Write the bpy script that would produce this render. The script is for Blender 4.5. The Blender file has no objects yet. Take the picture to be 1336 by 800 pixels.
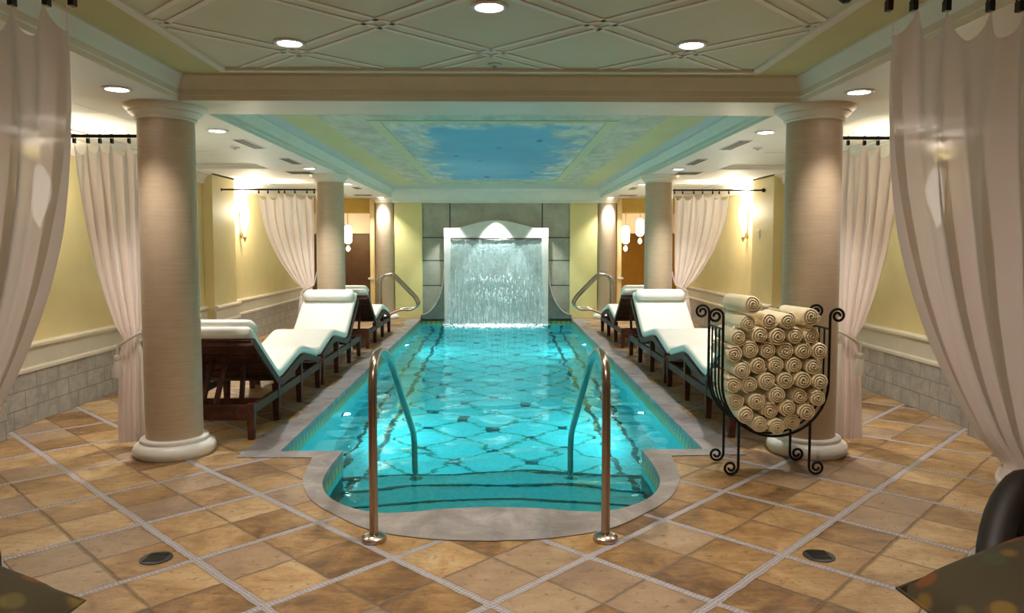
import bpy, bmesh, math, random
from mathutils import Vector, Matrix, noise
random.seed(7)
PI = math.pi
sc = bpy.context.scene
COL = sc.collection

# ------------------------------------------------------------------ node helpers
class NT:
    """one material's node tree"""
    def __init__(s, name):
        s.m = bpy.data.materials.new(name); s.m.use_nodes = True
        s.t = s.m.node_tree; s.t.nodes.clear()
        s.out = s.t.nodes.new('ShaderNodeOutputMaterial')
    def n(s, typ, **kw):
        nd = s.t.nodes.new(typ)
        for k, v in kw.items(): setattr(nd, k, v)
        return nd
    def link(s, a, b): s.t.links.new(a, b)
    def setin(s, sock, v):
        if isinstance(v, X): s.link(v.o, sock)
        elif hasattr(v, 'links'): s.link(v, sock)
        else:
            if isinstance(v, (tuple, list)) and len(v) == 3 and sock.type == 'RGBA': v = (*v, 1)
            sock.default_value = v
    def math(s, op, a, b=None, c=None):
        nd = s.n('ShaderNodeMath', operation=op)
        for i, v in enumerate((a, b, c)):
            if v is not None: s.setin(nd.inputs[i], v)
        return X(s, nd.outputs[0])
    def coords(s):
        tc = s.n('ShaderNodeTexCoord'); sp = s.n('ShaderNodeSeparateXYZ')
        s.link(tc.outputs['Object'], sp.inputs[0]); s.obj = tc.outputs['Object']
        return [X(s, sp.outputs[i]) for i in range(3)]
    def vec(s, a, b, c=0.0):
        nd = s.n('ShaderNodeCombineXYZ')
        for i, v in enumerate((a, b, c)): s.setin(nd.inputs[i], v)
        return nd.outputs[0]
    def noise(s, vec=None, scale=5.0, detail=3.0, rough=.55, dist=0.0):
        nd = s.n('ShaderNodeTexNoise'); nd.inputs['Scale'].default_value = scale
        nd.inputs['Detail'].default_value = detail; nd.inputs['Roughness'].default_value = rough
        nd.inputs['Distortion'].default_value = dist
        if vec is None:
            vec = s.n('ShaderNodeTexCoord').outputs['Object']
        s.setin(nd.inputs['Vector'], vec)
        return X(s, nd.outputs['Fac'])
    def white(s, vec):
        nd = s.n('ShaderNodeTexWhiteNoise'); s.setin(nd.inputs['Vector'], vec); return X(s, nd.outputs['Value'])
    def voronoi(s, vec, scale, feature='F1'):
        nd = s.n('ShaderNodeTexVoronoi', feature=feature); nd.inputs['Scale'].default_value = scale
        s.setin(nd.inputs['Vector'], vec); return X(s, nd.outputs['Distance'])
    def mapping(s, scale=(1, 1, 1), rot=(0, 0, 0)):
        tc = s.n('ShaderNodeTexCoord'); mp = s.n('ShaderNodeMapping')
        mp.inputs['Scale'].default_value = scale; mp.inputs['Rotation'].default_value = rot
        s.link(tc.outputs['Object'], mp.inputs[0]); return mp.outputs[0]
    def ramp(s, fac, stops):
        nd = s.n('ShaderNodeValToRGB'); e = nd.color_ramp.elements
        while len(e) < len(stops): e.new(.5)
        for el, (p, c) in zip(e, stops): el.position = p; el.color = (*c, 1)
        s.setin(nd.inputs[0], fac); return nd.outputs[0]
    def mix(s, f, a, b):
        nd = s.n('ShaderNodeMix', data_type='RGBA')
        s.setin(nd.inputs[0], f); s.setin(nd.inputs[6], a); s.setin(nd.inputs[7], b)
        return nd.outputs[2]
    def bump(s, h, strength=.3, dist=.01):
        nd = s.n('ShaderNodeBump'); nd.inputs['Strength'].default_value = strength
        nd.inputs['Distance'].default_value = dist; s.setin(nd.inputs['Height'], h); return nd.outputs[0]
    def bsdf(s, color, rough=.6, metal=0.0, normal=None, **kw):
        nd = s.n('ShaderNodeBsdfPrincipled')
        s.setin(nd.inputs['Base Color'], color); s.setin(nd.inputs['Roughness'], rough)
        s.setin(nd.inputs['Metallic'], metal)
        if normal is not None: s.link(normal, nd.inputs['Normal'])
        for k, v in kw.items(): s.setin(nd.inputs[k], v)
        return nd.outputs[0]
    def done(s, sh):
        s.link(sh, s.out.inputs['Surface']); return s.m
class X:
    def __init__(s, t, o): s.t, s.o = t, o
    def __add__(a, b): return a.t.math('ADD', a, b)
    __radd__ = __add__
    def __sub__(a, b): return a.t.math('SUBTRACT', a, b)
    def __rsub__(a, b): return a.t.math('SUBTRACT', b, a)
    def __mul__(a, b): return a.t.math('MULTIPLY', a, b)
    __rmul__ = __mul__
    def __truediv__(a, b): return a.t.math('DIVIDE', a, b)
    def lt(a, b): return a.t.math('LESS_THAN', a, b)
    def gt(a, b): return a.t.math('GREATER_THAN', a, b)
    def abs(a): return a.t.math('ABSOLUTE', a)
    def fract(a): return a.t.math('FRACT', a)
    def floor(a): return a.t.math('FLOOR', a)
    def min(a, b): return a.t.math('MINIMUM', a, b)
    def max(a, b): return a.t.math('MAXIMUM', a, b)
    def sin(a): return a.t.math('SINE', a)
    def step(a, lo, hi):
        nd = a.t.n('ShaderNodeMapRange', interpolation_type='SMOOTHSTEP')
        a.t.setin(nd.inputs[0], a); nd.inputs[1].default_value = lo; nd.inputs[2].default_value = hi
        return X(a.t, nd.outputs[0])

def plain(name, c, rough=.6, metal=0.0, var=.06, scale=6.0, bump=0.0, bscale=40, **kw):
    t = NT(name)
    f = t.noise(scale=scale, detail=4)
    col = t.ramp(f, [(.3, tuple(x*(1-var) for x in c)), (.7, tuple(min(1, x*(1+var)) for x in c))])
    nm = t.bump(t.noise(scale=bscale, detail=3), bump, .004) if bump else None
    return t.done(t.bsdf(col, rough, metal, nm, **kw))
def emit(name, c, k):
    t = NT(name); e = t.n('ShaderNodeEmission'); e.inputs[0].default_value = (*c, 1); e.inputs[1].default_value = k
    return t.done(e.outputs[0])

# ------------------------------------------------------------------ materials
M = {}
def mat_floor():
    t = NT('tumbled_stone_tiles'); x, y, z = t.coords()
    P = .645; s = math.sqrt(.5)
    wob = (t.noise(scale=9, detail=3) - .5)*.020
    u = ((x+y)*s - 1.43 + wob)/P; v = ((y-x)*s - 1.42 + wob)/P
    fu, fv = u.fract(), v.fract()
    du = fu.min(1-fu)*P; dv = fv.min(1-fv)*P
    strip = du.min(dv).lt(.018)
    mu = (fu-.5).abs()*P; mv = (fv-.5).abs()*P
    grout = mu.min(mv).lt(.0032)
    edge = du.min(dv).step(.019, .03)*mu.min(mv).step(.002, .012)
    tid = t.vec((u*2).floor(), (v*2).floor(), 0.0)
    r1 = t.white(tid); r2 = t.white(t.vec((u*2).floor()+17.3, (v*2).floor()-4.1, 2.0))
    nv = t.vec(x + r2*9, y*1.0 + r1*7, 0.0)
    n1 = t.noise(nv, 3.2, 5, .62, .8); n2 = t.noise(nv, 22, 4, .65); n3 = t.noise(nv, 9, 3, .6, 1.5)
    n4 = t.noise(t.vec(x*1.0 + r1*5, y*3.2 + r2*3, 0.0), 6.0, 5, .68, .9)
    base = t.ramp(n1*.50 + n4*.30 + r1*.20, [(.34, (.11, .053, .02)), (.43, (.235, .125, .046)), (.51, (.36, .212, .085)), (.60, (.475, .31, .15)), (.72, (.58, .435, .27))])
    base = t.mix((n3-.54).step(0, .2)*.6, base, (.36, .18, .05))
    base = t.mix(r2.gt(.80)*.5, base, (.31, .235, .19))
    base = t.mix((n2-.57).step(0, .10)*.65, base, (.13, .072, .038))
    n5 = t.noise(t.vec(x*30, y*75, 0.0), 1.0, 3, .7, .6)
    base = t.mix((n5-.60).step(0, .08)*.55, base, (.12, .065, .035))
    # pebble mosaic strips: little laid rods across the strip
    sv = t.vec(x*s*2, y*s*2, 0.0)
    peb = t.noise(sv, 38, 3, .7)
    rod = ((du.lt(dv)*(v*P) + (1-du.lt(dv))*(u*P))*330 + peb*5).sin()*.5+.5
    lng = ((du.lt(dv)*du + (1-du.lt(dv))*dv)*520).sin()*.5+.5
    stripc = t.ramp(rod*.22 + lng*.33 + peb*.45, [(.2, (.15, .135, .155)), (.45, (.33, .31, .355)), (.8, (.50, .475, .52))])
    base = t.mix((1-mu.min(mv).step(.0, .02)*du.min(dv).step(.016, .038))*.35, base, (.13, .075, .04))
    col = t.mix(grout, base, (.13, .09, .065))
    col = t.mix(strip, col, stripc)
    h = edge*.5 + n2*.30 + n4*.3 - (n5-.60).step(0, .08)*.25 + strip*rod*.3
    rough = .5 - n2*.1
    return t.done(t.bsdf(col, rough, 0, t.bump(h, .6, .012)))
M['floor'] = mat_floor()
def mat_coping():
    t = NT('coping_stone')
    n1 = t.noise(scale=4, detail=5, rough=.65, dist=.6); n2 = t.noise(scale=26, detail=4)
    x, y, z = t.coords()
    c = t.ramp(n1, [(.3, (.15, .13, .135)), (.5, (.26, .235, .25)), (.62, (.36, .335, .35)), (.75, (.47, .44, .44))])
    c = t.mix((n2-.56).step(0, .15)*.5, c, (.13, .115, .12))
    sl = t.white(t.vec(((y-5.5)/.66).floor(), x.gt(0), 0.0))
    c = t.mix(sl*.35, c, (.42, .36, .32))
    jt = (((y-5.5)/.66+.5).fract()-.5).abs().lt(.006)*y.gt(5.3)
    c = t.mix(jt, c, (.09, .08, .08))
    return t.done(t.bsdf(c, .42, 0, t.bump(n2, .3, .006)))
M['coping'] = mat_coping()
def mat_band():
    t = NT('green_mosaic_band'); x, y, z = t.coords()
    a = ((x+y)/.10).fract(); b = ((z+.04)/.08)
    tri = ((a-.5).abs()*2 - b.abs()).gt(0)
    g = t.voronoi(t.vec(x+y, y-x, z), 60)
    c1 = t.ramp(g*1.4, [(.2, (.24, .30, .11)), (.7, (.40, .46, .20))])
    c2 = t.ramp(g*1.4, [(.2, (.13, .17, .06)), (.7, (.22, .26, .11))])
    return t.done(t.bsdf(t.mix(tri, c1, c2), .3))
M['band'] = mat_band()
def mat_pool():
    t = NT('pool_mosaic'); x, y, z = t.coords()
    g = t.noise(scale=30, detail=2); wob = (t.noise(scale=2.2, detail=1) - .5)*.10
    base = t.ramp(g, [(.3, (.16, .56, .62)), (.7, (.26, .70, .73))])
    on = z.lt(-1.17)
    k = .34
    p = (x+y)/(2*k); q = (x-y)/(2*k)
    dp = ((p+wob*.5+.5).fract()-.5).abs()*1.414*k; dq = ((q-wob*.5+.5).fract()-.5).abs()*1.414*k
    inside = x.abs().lt(.99)
    line = dp.min(dq).lt(.017)*inside
    node = dp.max(dq).lt(.028)*inside
    star = (dp+dq + (t.noise(scale=26, detail=2)-.5)*.05).lt(.078)*inside
    l1 = (x.abs()-1.06).abs(); l2 = (x.abs()-1.30).abs()
    lane = ((l1 + (t.noise(scale=14, detail=1)-.5)*.06).lt(.028)).max((l2 + (t.noise(scale=14, detail=1)-.5)*.06).lt(.022))
    yr = y.gt(5.2)
    c = t.mix(line*on*yr*.85, base, (.03, .17, .12))
    c = t.mix(lane*z.lt(-.3), c, (.008, .055, .055))
    c = t.mix(star.max(node)*on*yr, c, (.008, .06, .075))
    return t.done(t.bsdf(c, .5))
M['pool'] = mat_pool()
M['step_line'] = plain('dark_step_tile', (.012, .07, .06), .4)
def mat_water():
    t = NT('pool_water')
    nm = t.bump(t.noise(t.mapping((1.0, 1.6, 1)), 9, 2, .5), .10, .02)
    g = t.n('ShaderNodeBsdfGlass'); g.inputs['IOR'].default_value = 1.33; g.inputs['Roughness'].default_value = 0.0
    g.inputs['Color'].default_value = (.50, .95, 1.0, 1); t.link(nm, g.inputs['Normal'])
    return t.done(g.outputs[0])
M['water'] = mat_water()
def mat_fall():
    t = NT('falling_water'); x, y, z = t.coords()
    n1 = t.noise(t.vec(x*42, z*1.6, 0.0), 1.0, 3, .6); n2 = t.noise(t.vec(x*20, z*7, 3.0), 1.0, 4, .75)
    low = (1.25 - z)/1.35
    a = (n1*.55 + n2*.45 - .50 + low*.10).step(0, .16)
    tr = t.n('ShaderNodeBsdfTransparent'); tr.inputs[0].default_value = (.78, .90, .93, 1)
    gl = t.n('ShaderNodeBsdfGlossy'); gl.inputs['Roughness'].default_value = .12
    nm = t.bump(n1*.6+n2*.4, .8, .03); t.link(nm, gl.inputs['Normal'])
    df = t.n('ShaderNodeBsdfDiffuse'); df.inputs[0].default_value = (.86, .93, .95, 1)
    tl = t.n('ShaderNodeBsdfTranslucent'); tl.inputs[0].default_value = (.86, .93, .95, 1)
    m0 = t.n('ShaderNodeMixShader'); m0.inputs[0].default_value = .5; t.link(df.outputs[0], m0.inputs[1]); t.link(tl.outputs[0], m0.inputs[2])
    m1 = t.n('ShaderNodeMixShader'); m1.inputs[0].default_value = .06; t.link(tr.outputs[0], m1.inputs[1]); t.link(gl.outputs[0], m1.inputs[2])
    m2 = t.n('ShaderNodeMixShader'); t.setin(m2.inputs[0], a*.88); t.link(m1.outputs[0], m2.inputs[1]); t.link(m0.outputs[0], m2.inputs[2])
    return t.done(m2.outputs[0])
M['fall'] = mat_fall()
M['foam'] = plain('white_foam', (.85, .92, .93), .35, var=.08, bump=.4, bscale=60)
def mat_stone():
    t = NT('grey_green_stone_slabs'); x, y, z = t.coords()
    n1 = t.noise(scale=3, detail=5, rough=.65); n2 = t.noise(scale=30, detail=4, rough=.7)
    c = t.ramp(n1*.7+n2*.3, [(.3, (.24, .26, .21)), (.5, (.345, .365, .30)), (.7, (.45, .46, .385))])
    vj = (x.abs()-.92).abs().lt(.012)*z.gt(1.61)
    hj = ((z-1.618).abs().min((z-1.159).abs())).min((z-.66).abs()).lt(.011)
    j = vj.max(hj)
    c = t.mix(j, c, (.035, .04, .035))
    return t.done(t.bsdf(c, .6, 0, t.bump(n2*.5 - j, .4, .01)))
M['stone'] = mat_stone()
def mat_fallback():
    t = NT('rough_pale_stone')
    n1 = t.noise(scale=9, detail=5, rough=.7); n2 = t.noise(scale=45, detail=3)
    c = t.ramp(n1*.6+n2*.4, [(.3, (.33, .37, .34)), (.5, (.52, .56, .53)), (.7, (.70, .72, .69))])
    return t.done(t.bsdf(c, .5, 0, t.bump(n1*.6+n2*.4, .9, .03)))
M['fallback'] = mat_fallback()
M['surround'] = plain('pale_plaster_surround', (.68, .70, .66), .6, var=.05, bump=.3, bscale=30)
M['darkstone'] = plain('dark_grey_stone', (.17, .18, .165), .45, var=.25, scale=9, bump=.3)
M['edge_highlight'] = plain('painted_edge_highlight', (.42, .43, .40), .5)  # paler tone that paints in the highlight on the wing edges
M['wall'] = plain('yellow_glazed_wall', (.72, .59, .29), .55, var=.05, scale=2.2)
M['pier'] = plain('lime_yellow_pier', (.66, .61, .27), .55, var=.05, scale=2.5)
M['jamb'] = plain('honey_cream_paint', (.86, .66, .30), .5, var=.03)
M['cream'] = plain('cream_moulding_paint', (.80, .72, .60), .45, var=.03)
M['soffit'] = plain('off_white_ceiling_paint', (.86, .82, .76), .6, var=.02)
M['olive'] = plain('olive_ceiling_paint', (.64, .54, .25), .6, var=.05, scale=2)
M['field'] = plain('pale_sage_ceiling_paint', (.72, .655, .47), .6, var=.04, scale=2)
M['bead'] = plain('pinkish_cream_bead', (.86, .77, .66), .5, var=.03)
M['cornice_blue'] = plain('aqua_cornice_paint', (.64, .71, .64), .5, var=.04)
M['mustard'] = plain('deep_mustard_wall', (.62, .38, .06), .6, var=.08)
M['brown_door'] = plain('dark_brown_door', (.13, .065, .02), .45, var=.15)
def mat_tilewall():
    t = NT('grey_marble_wall_tile'); x, y, z = t.coords()
    b = t.n('ShaderNodeTexBrick'); b.offset = .5
    t.setin(b.inputs['Vector'], t.vec(y, z, 0.0)); b.inputs['Scale'].default_value = 1
    b.inputs['Brick Width'].default_value = .30; b.inputs['Row Height'].default_value = .145; b.inputs['Mortar Size'].default_value = .0035
    n = t.noise(scale=6, detail=6, rough=.7, dist=1.2)
    c = t.ramp(n, [(.3, (.28, .25, .215)), (.5, (.40, .37, .325)), (.7, (.52, .485, .43))])
    r = t.white(t.vec((y/.15).floor(), (z/.145).floor(), 0.0))
    c = t.mix(r*.3, c, (.24, .215, .19))
    c = t.mix(X(t, b.outputs['Fac']), c, (.17, .15, .13))
    return t.done(t.bsdf(c, .4, 0, t.bump(1-X(t, b.outputs['Fac']), .3, .004)))
M['tilewall'] = mat_tilewall()
M['rail'] = plain('stone_cream_dado', (.64, .57, .45), .5, var=.05)
def mat_column():
    t = NT('ribbed_fabric_wallcovering'); x, y, z = t.coords()
    n = t.noise(t.mapping((4, 4, 130)), 1.0, 3, .6); n2 = t.noise(t.mapping((9, 9, 22)), 1.0, 3)
    c = t.ramp(n*.6+n2*.4, [(.3, (.45, .335, .225)), (.7, (.56, .435, .305))])
    return t.done(t.bsdf(c, .42, 0, t.bump(n*.7+n2*.3, .3, .006), **{'Sheen Weight': .2}))
M['column'] = mat_column()
M['white'] = plain('white_gloss_paint', (.82, .80, .78), .3, var=.02)
def mat_cloth(name, c, tr=.3, rough=.8, weave=420, sheer=0.0):
    t = NT(name)
    n = t.noise(scale=3, detail=3); w = t.noise(t.mapping((1, 1, .25)), weave, 1)
    col = t.ramp(n, [(.3, tuple(a*.96 for a in c)), (.7, c)])
    b = t.bsdf(col, rough, 0, t.bump(w, .12, .002))
    tl = t.n('ShaderNodeBsdfTranslucent'); tl.inputs[0].default_value = (*c, 1)
    m = t.n('ShaderNodeMixShader'); m.inputs[0].default_value = tr
    t.link(b, m.inputs[1]); t.link(tl.outputs[0], m.inputs[2])
    if not sheer: return t.done(m.outputs[0])
    tp = t.n('ShaderNodeBsdfTransparent'); m2 = t.n('ShaderNodeMixShader'); m2.inputs[0].default_value = sheer
    t.link(m.outputs[0], m2.inputs[1]); t.link(tp.outputs[0], m2.inputs[2]); return t.done(m2.outputs[0])
M['curtain'] = mat_cloth('sheer_white_voile', (.91, .825, .785), .35, sheer=.02)
M['cord'] = mat_cloth('twisted_tieback_cord', (.76, .70, .62), .1)
M['mattress'] = plain('white_vinyl_cushion', (.84, .84, .78), .45, var=.02, bump=.08, bscale=30)
M['towel'] = plain('cream_terry_towel', (.95, .84, .59), .95, var=.05, bump=.5, bscale=160, **{'Sheen Weight': .3})
def mat_wood():
    t = NT('dark_mahogany'); n = t.noise(t.mapping((14, 2, 14)), 1.0, 4, .6, .6)
    c = t.ramp(n, [(.3, (.045, .014, .008)), (.55, (.085, .028, .015)), (.75, (.13, .045, .022))])
    return t.done(t.bsdf(c, .5, 0, None, **{'Specular IOR Level': .25}))
M['wood'] = mat_wood()
M['iron'] = plain('black_wrought_iron', (.012, .011, .011), .42, .6, var=.2, bump=.3, bscale=60)
M['bronze_rod'] = plain('dark_bronze_rod', (.018, .012, .01), .45, .5)
M['steel'] = plain('satin_stainless_steel', (.44, .38, .33), .25, 1.0, var=.03)
M['lens'] = emit('lit_lamp_lens', (1, .93, .86), 22)
M['poollens'] = emit('lit_pool_lens', (.75, .97, 1), 30)
M['trimring'] = plain('white_lamp_trim', (.75, .73, .72), .4)
M['vent'] = plain('grey_vent_metal', (.55, .52, .48), .5)
M['ventdark'] = plain('dark_vent_slots', (.05, .05, .045), .6)
M['drain'] = plain('black_drain_cover', (.012, .012, .012), .5)
M['shade'] = emit('glowing_alabaster', (1, .90, .74), 9)
M['pend'] = emit('glowing_crystal', (1, .80, .48), 10)
M['gilt'] = plain('dull_gilt_metal', (.45, .30, .12), .4, .8)
M['switch'] = plain('ivory_switch_plate', (.72, .66, .52), .4)
M['brown_fabric'] = plain('dark_brown_leather', (.014, .009, .007), .55, var=.2, bump=.2)
def mat_floral():
    t = NT('floral_print_fabric'); x, y, z = t.coords()
    v = t.n('ShaderNodeTexVoronoi'); v.inputs['Scale'].default_value = 11
    tc = t.n('ShaderNodeTexCoord'); t.link(tc.outputs['Object'], v.inputs['Vector'])
    sp = t.n('ShaderNodeSeparateColor'); t.link(v.outputs['Color'], sp.inputs[0])
    d = X(t, v.outputs['Distance'])
    fl = t.ramp(X(t, sp.outputs[0]), [(.2, (.15, .05, .01)), (.5, (.16, .11, .02)), (.8, (.045, .055, .025))])
    c = t.mix(d.step(.25, .4), fl, (.05, .038, .016))
    return t.done(t.bsdf(c, .85))
M['floral'] = mat_floral()
def mat_mural():
    t = NT('painted_sky_ceiling'); x, y, z = t.coords()
    ax = x.abs()
    # distance outside the sky panel, in x and in y
    dx = ax - 1.01; dy = ((y-9.83).abs() - 3.05)
    d = dx.max(dy)
    n = t.noise(t.mapping((2.0, 1.3, 1)), 1.6, 7, .62, .4); n2 = t.noise(t.mapping((5, 2.2, 1)), 1.3, 6, .65, .3)
    sky = t.ramp(t.noise(scale=.7, detail=2), [(.3, (.10, .38, .60)), (.7, (.19, .52, .70))])
    edge = d.step(-.85, .0)*.36
    nearend = (9.0 - y).step(0, 3.0)*ax.step(.1, 1.0)*.2
    cl = (n + edge + nearend - .69).step(0, .24)
    cloud = t.ramp(n2, [(.35, (.34, .43, .38)), (.5, (.55, .61, .54)), (.68, (.80, .82, .75))])
    c = t.mix(cl, sky, cloud)
    birds = None
    for bx, by, w, l in [(.48, 7.95, .035, .10), (.05, 8.52, .03, .05), (-.48, 9.32, .03, .07), (-.14, 12.09, .05, .16), (-.2, 9.81, .02, .05), (.55, 11.3, .03, .1)]:
        e = ((x-bx)/w)*((x-bx)/w) + ((y-by)/l)*((y-by)/l)
        e = e.lt(1); birds = e if birds is None else birds.max(e)
    c = t.mix(birds*.75, c, (.03, .13, .26))
    band = t.ramp(n2, [(.35, (.33, .43, .36)), (.5, (.46, .54, .44)), (.68, (.62, .66, .54))])
    c = t.mix(d.gt(.11), c, band)
    c = t.mix(d.gt(.50), c, t.ramp(n, [(.3, (.47, .53, .27)), (.7, (.55, .60, .33))]))
    c = t.mix(d.gt(.83), c, (.45, .59, .59))
    return t.done(t.bsdf(c, .6))
M['mural'] = mat_mural()
M['mural_strip'] = plain('celadon_moulding', (.50, .58, .36), .5, var=.04)

# ------------------------------------------------------------------ mesh helpers
class MB:
    def __init__(s): s.v, s.f = [], []
    def add(s, verts, faces):
        o = len(s.v); s.v += [tuple(p) for p in verts]; s.f += [tuple(i+o for i in f) for f in faces]; return s
    def box(s, x0, x1, y0, y1, z0, z1, m=None):
        p = [(x, y, z) for z in (z0, z1) for y in (y0, y1) for x in (x0, x1)]
        if m is not None: p = [tuple(m @ Vector(q)) for q in p]
        return s.add(p, [(0, 2, 3, 1), (4, 5, 7, 6), (0, 1, 5, 4), (2, 6, 7, 3), (0, 4, 6, 2), (1, 3, 7, 5)])
    def beam(s, a, b, w, h, up=(0, 0, 1)):
        a, b = Vector(a), Vector(b); d = (b-a).normalized(); r = d.cross(Vector(up)).normalized(); u = r.cross(d)
        p = [q + r*i*w/2 + u*j*h/2 for q in (a, b) for j in (-1, 1) for i in (-1, 1)]
        return s.add(p, [(0, 1, 3, 2), (4, 6, 7, 5), (0, 4, 5, 1), (2, 3, 7, 6), (0, 2, 6, 4), (1, 5, 7, 3)])
    def tube(s, pts, r, n=10, caps=True, closed=False):
        pts = [Vector(p) for p in pts]; N = len(pts); rs = r if isinstance(r, (list, tuple)) else [r]*N
        T = []
        for i in range(N):
            a = pts[(i-1) % N] if (closed or i) else pts[0]; b = pts[(i+1) % N] if (closed or i < N-1) else pts[-1]
            T.append((b-a).normalized())
        nrm = T[0].orthogonal().normalized(); vs = []
        for i in range(N):
            nrm = (nrm - T[i]*nrm.dot(T[i])).normalized(); bi = T[i].cross(nrm)
            vs += [pts[i] + (nrm*math.cos(2*PI*k/n) + bi*math.sin(2*PI*k/n))*rs[i] for k in range(n)]
        fs = []
        for i in range(N if closed else N-1):
            j = (i+1) % N
            fs += [(i*n+k, i*n+(k+1) % n, j*n+(k+1) % n, j*n+k) for k in range(n)]
        if caps and not closed: fs += [tuple(range(n))[::-1], tuple((N-1)*n+k for k in range(n))]
        return s.add(vs, fs)
    def lathe(s, prof, n=40, c=(0, 0, 0)):
        vs = [(c[0]+r*math.cos(2*PI*k/n), c[1]+r*math.sin(2*PI*k/n), c[2]+z) for r, z in prof for k in range(n)]
        fs = [(i*n+k, i*n+(k+1) % n, (i+1)*n+(k+1) % n, (i+1)*n+k) for i in range(len(prof)-1) for k in range(n)]
        fs += [tuple(range(n))[::-1], tuple((len(prof)-1)*n+k for k in range(n))]
        return s.add(vs, fs)
    def loft(s, rings, caps=True, closed_ring=True):
        n = len(rings[0]); vs = [p for r in rings for p in r]
        fs = [(i*n+k, i*n+(k+1) % n, (i+1)*n+(k+1) % n, (i+1)*n+k) for i in range(len(rings)-1) for k in range(n if closed_ring else n-1)]
        if caps: fs += [tuple(range(n))[::-1], tuple((len(rings)-1)*n+k for k in range(n))]
        return s.add(vs, fs)
    def build(s, name, mat, parent=None, smooth=35, bevel=0.0, loc=None, recalc=True):
        me = bpy.data.meshes.new(name); me.from_pydata(s.v, [], s.f); me.validate()
        if recalc:
            bm = bmesh.new(); bm.from_mesh(me); bmesh.ops.recalc_face_normals(bm, faces=bm.faces); bm.to_mesh(me); bm.free()
        o = bpy.data.objects.new(name, me); COL.objects.link(o); me.materials.append(mat)
        if smooth:
            me.polygons.foreach_set('use_smooth', [True]*len(me.polygons)); me.set_sharp_from_angle(angle=math.radians(smooth))
        if bevel:
            b = o.modifiers.new('b', 'BEVEL'); b.width = bevel; b.segments = 2; b.limit_method = 'ANGLE'
        if parent is not None: o.parent = parent
        if loc is not None: o.location = loc
        return o
def box(x0, x1, y0, y1, z0, z1): return MB().box(x0, x1, y0, y1, z0, z1)
def tag(o, label, cat, group=None, kind='thing'):
    o['label'] = label; o['category'] = cat
    if group: o['group'] = group
    if kind: o['kind'] = kind
    return o
def thing(name, label, cat, loc=(0, 0, 0), group=None, rz=0.0):
    o = bpy.data.objects.new(name, None); o.empty_display_size = .1; COL.objects.link(o); o.location = loc; o.rotation_euler = (0, 0, rz)
    return tag(o, label, cat, group)
def struct(o): o['kind'] = 'structure'; return o
def copy_tree(o, parent=None):
    c = o.copy(); COL.objects.link(c)
    if parent is not None: c.parent = parent; c.matrix_parent_inverse = o.matrix_parent_inverse
    for ch in list(o.children): copy_tree(ch, c)
    return c
def lamp(name, typ, loc, power, color, parent=None, radius=.05, **kw):
    l = bpy.data.lights.new(name, typ); l.energy = power; l.color = color
    if typ in ('POINT', 'SPOT'): l.shadow_soft_size = radius
    for k, v in kw.items(): setattr(l, k, v)
    o = bpy.data.objects.new(name, l); COL.objects.link(o); o.location = loc
    if parent is not None: o.parent = parent
    return o
def smooth_path(pts, n=8):
    """Catmull-Rom through pts"""
    P = [Vector(p) for p in pts]; P = [2*P[0]-P[1]] + P + [2*P[-1]-P[-2]]; out = []
    for i in range(1, len(P)-2):
        a, b, c, d = P[i-1:i+3]
        for k in range(n):
            t = k/n
            out.append(.5*((2*b) + (c-a)*t + (2*a-5*b+4*c-d)*t*t + (3*b-a-3*c+d)*t**3))
    out.append(P[-2]); return out

# ------------------------------------------------------------------ room constants (metres; pool axis x = 0)
ZS, ZT = 2.40, 2.56          # soffit and tray ceilings
WX = 3.8                     # side walls
YF = -2.4                    # wall behind the viewpoint
YB = 14.9                    # stone end wall
ZW = -.12                    # water level
PX = 1.5; PY0 = 5.2; PY1 = 14.8

# ------------------------------------------------------------------ floor, coping, pool
in_half = smooth_path([(0, 4.05, 0), (.25, 4.025, 0), (.45, 3.975, 0), (.62, 3.97, 0), (.80, 4.07, 0), (.95, 4.25, 0), (1.04, 4.50, 0), (1.065, 4.82, 0), (1.06, 5.2, 0)], 4)
inner_r = [(p.x, p.y) for p in in_half] + [(1.28, 5.2), (PX, 5.2)]
ys = [5.5, 6.15, 6.16, 6.8, 6.81, 7.5, 7.51, 8.2, 8.21, 8.9, 8.91, 9.6, 9.61, 10.3, 10.31, 11.0, 11.01, 11.7, 11.71, 12.4, 12.41, 13.1, 13.11, 13.8, 13.81, 14.5, PY1]
inner_r += [(PX, y) for y in ys]
out_half = smooth_path([(0, 3.57, 0), (.3, 3.60, 0), (.61, 3.72, 0), (.83, 3.93, 0), (.96, 4.08, 0), (1.06, 4.24, 0), (1.16, 4.5, 0), (1.20, 4.72, 0), (1.235, 5.03, 0)], 4)
outer_r = [(p.x, p.y) for p in out_half] + [(1.30, 5.04), (1.76, 5.05)]
for k, y in enumerate(ys):
    outer_r.append(((1.755 if (k//2) % 2 == 0 else 1.665), y if y != 5.5 else 5.5))
inner = [(-x, y) for x, y in inner_r[:0:-1]] + inner_r
outer = [(-x, y) for x, y in outer_r[:0:-1]] + outer_r
n = len(inner)
m = MB()
ro = [(x, y, .004) for x, y in outer]; ri = [(x + (-.0), y, .004) for x, y in inner]
m.add(ro + ri + [(x, y, -.05) for x, y in inner] + [(x, y, -.05) for x, y in outer],
      [(i, i+1, n+i+1, n+i) for i in range(n-1)] + [(n+i, n+i+1, 2*n+i+1, 2*n+i) for i in range(n-1)] + [(2*n+i, 2*n+i+1, 3*n+i+1, 3*n+i) for i in range(n-1)])
cop = struct(m.build('trim_1', M['coping'], smooth=30))
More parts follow.
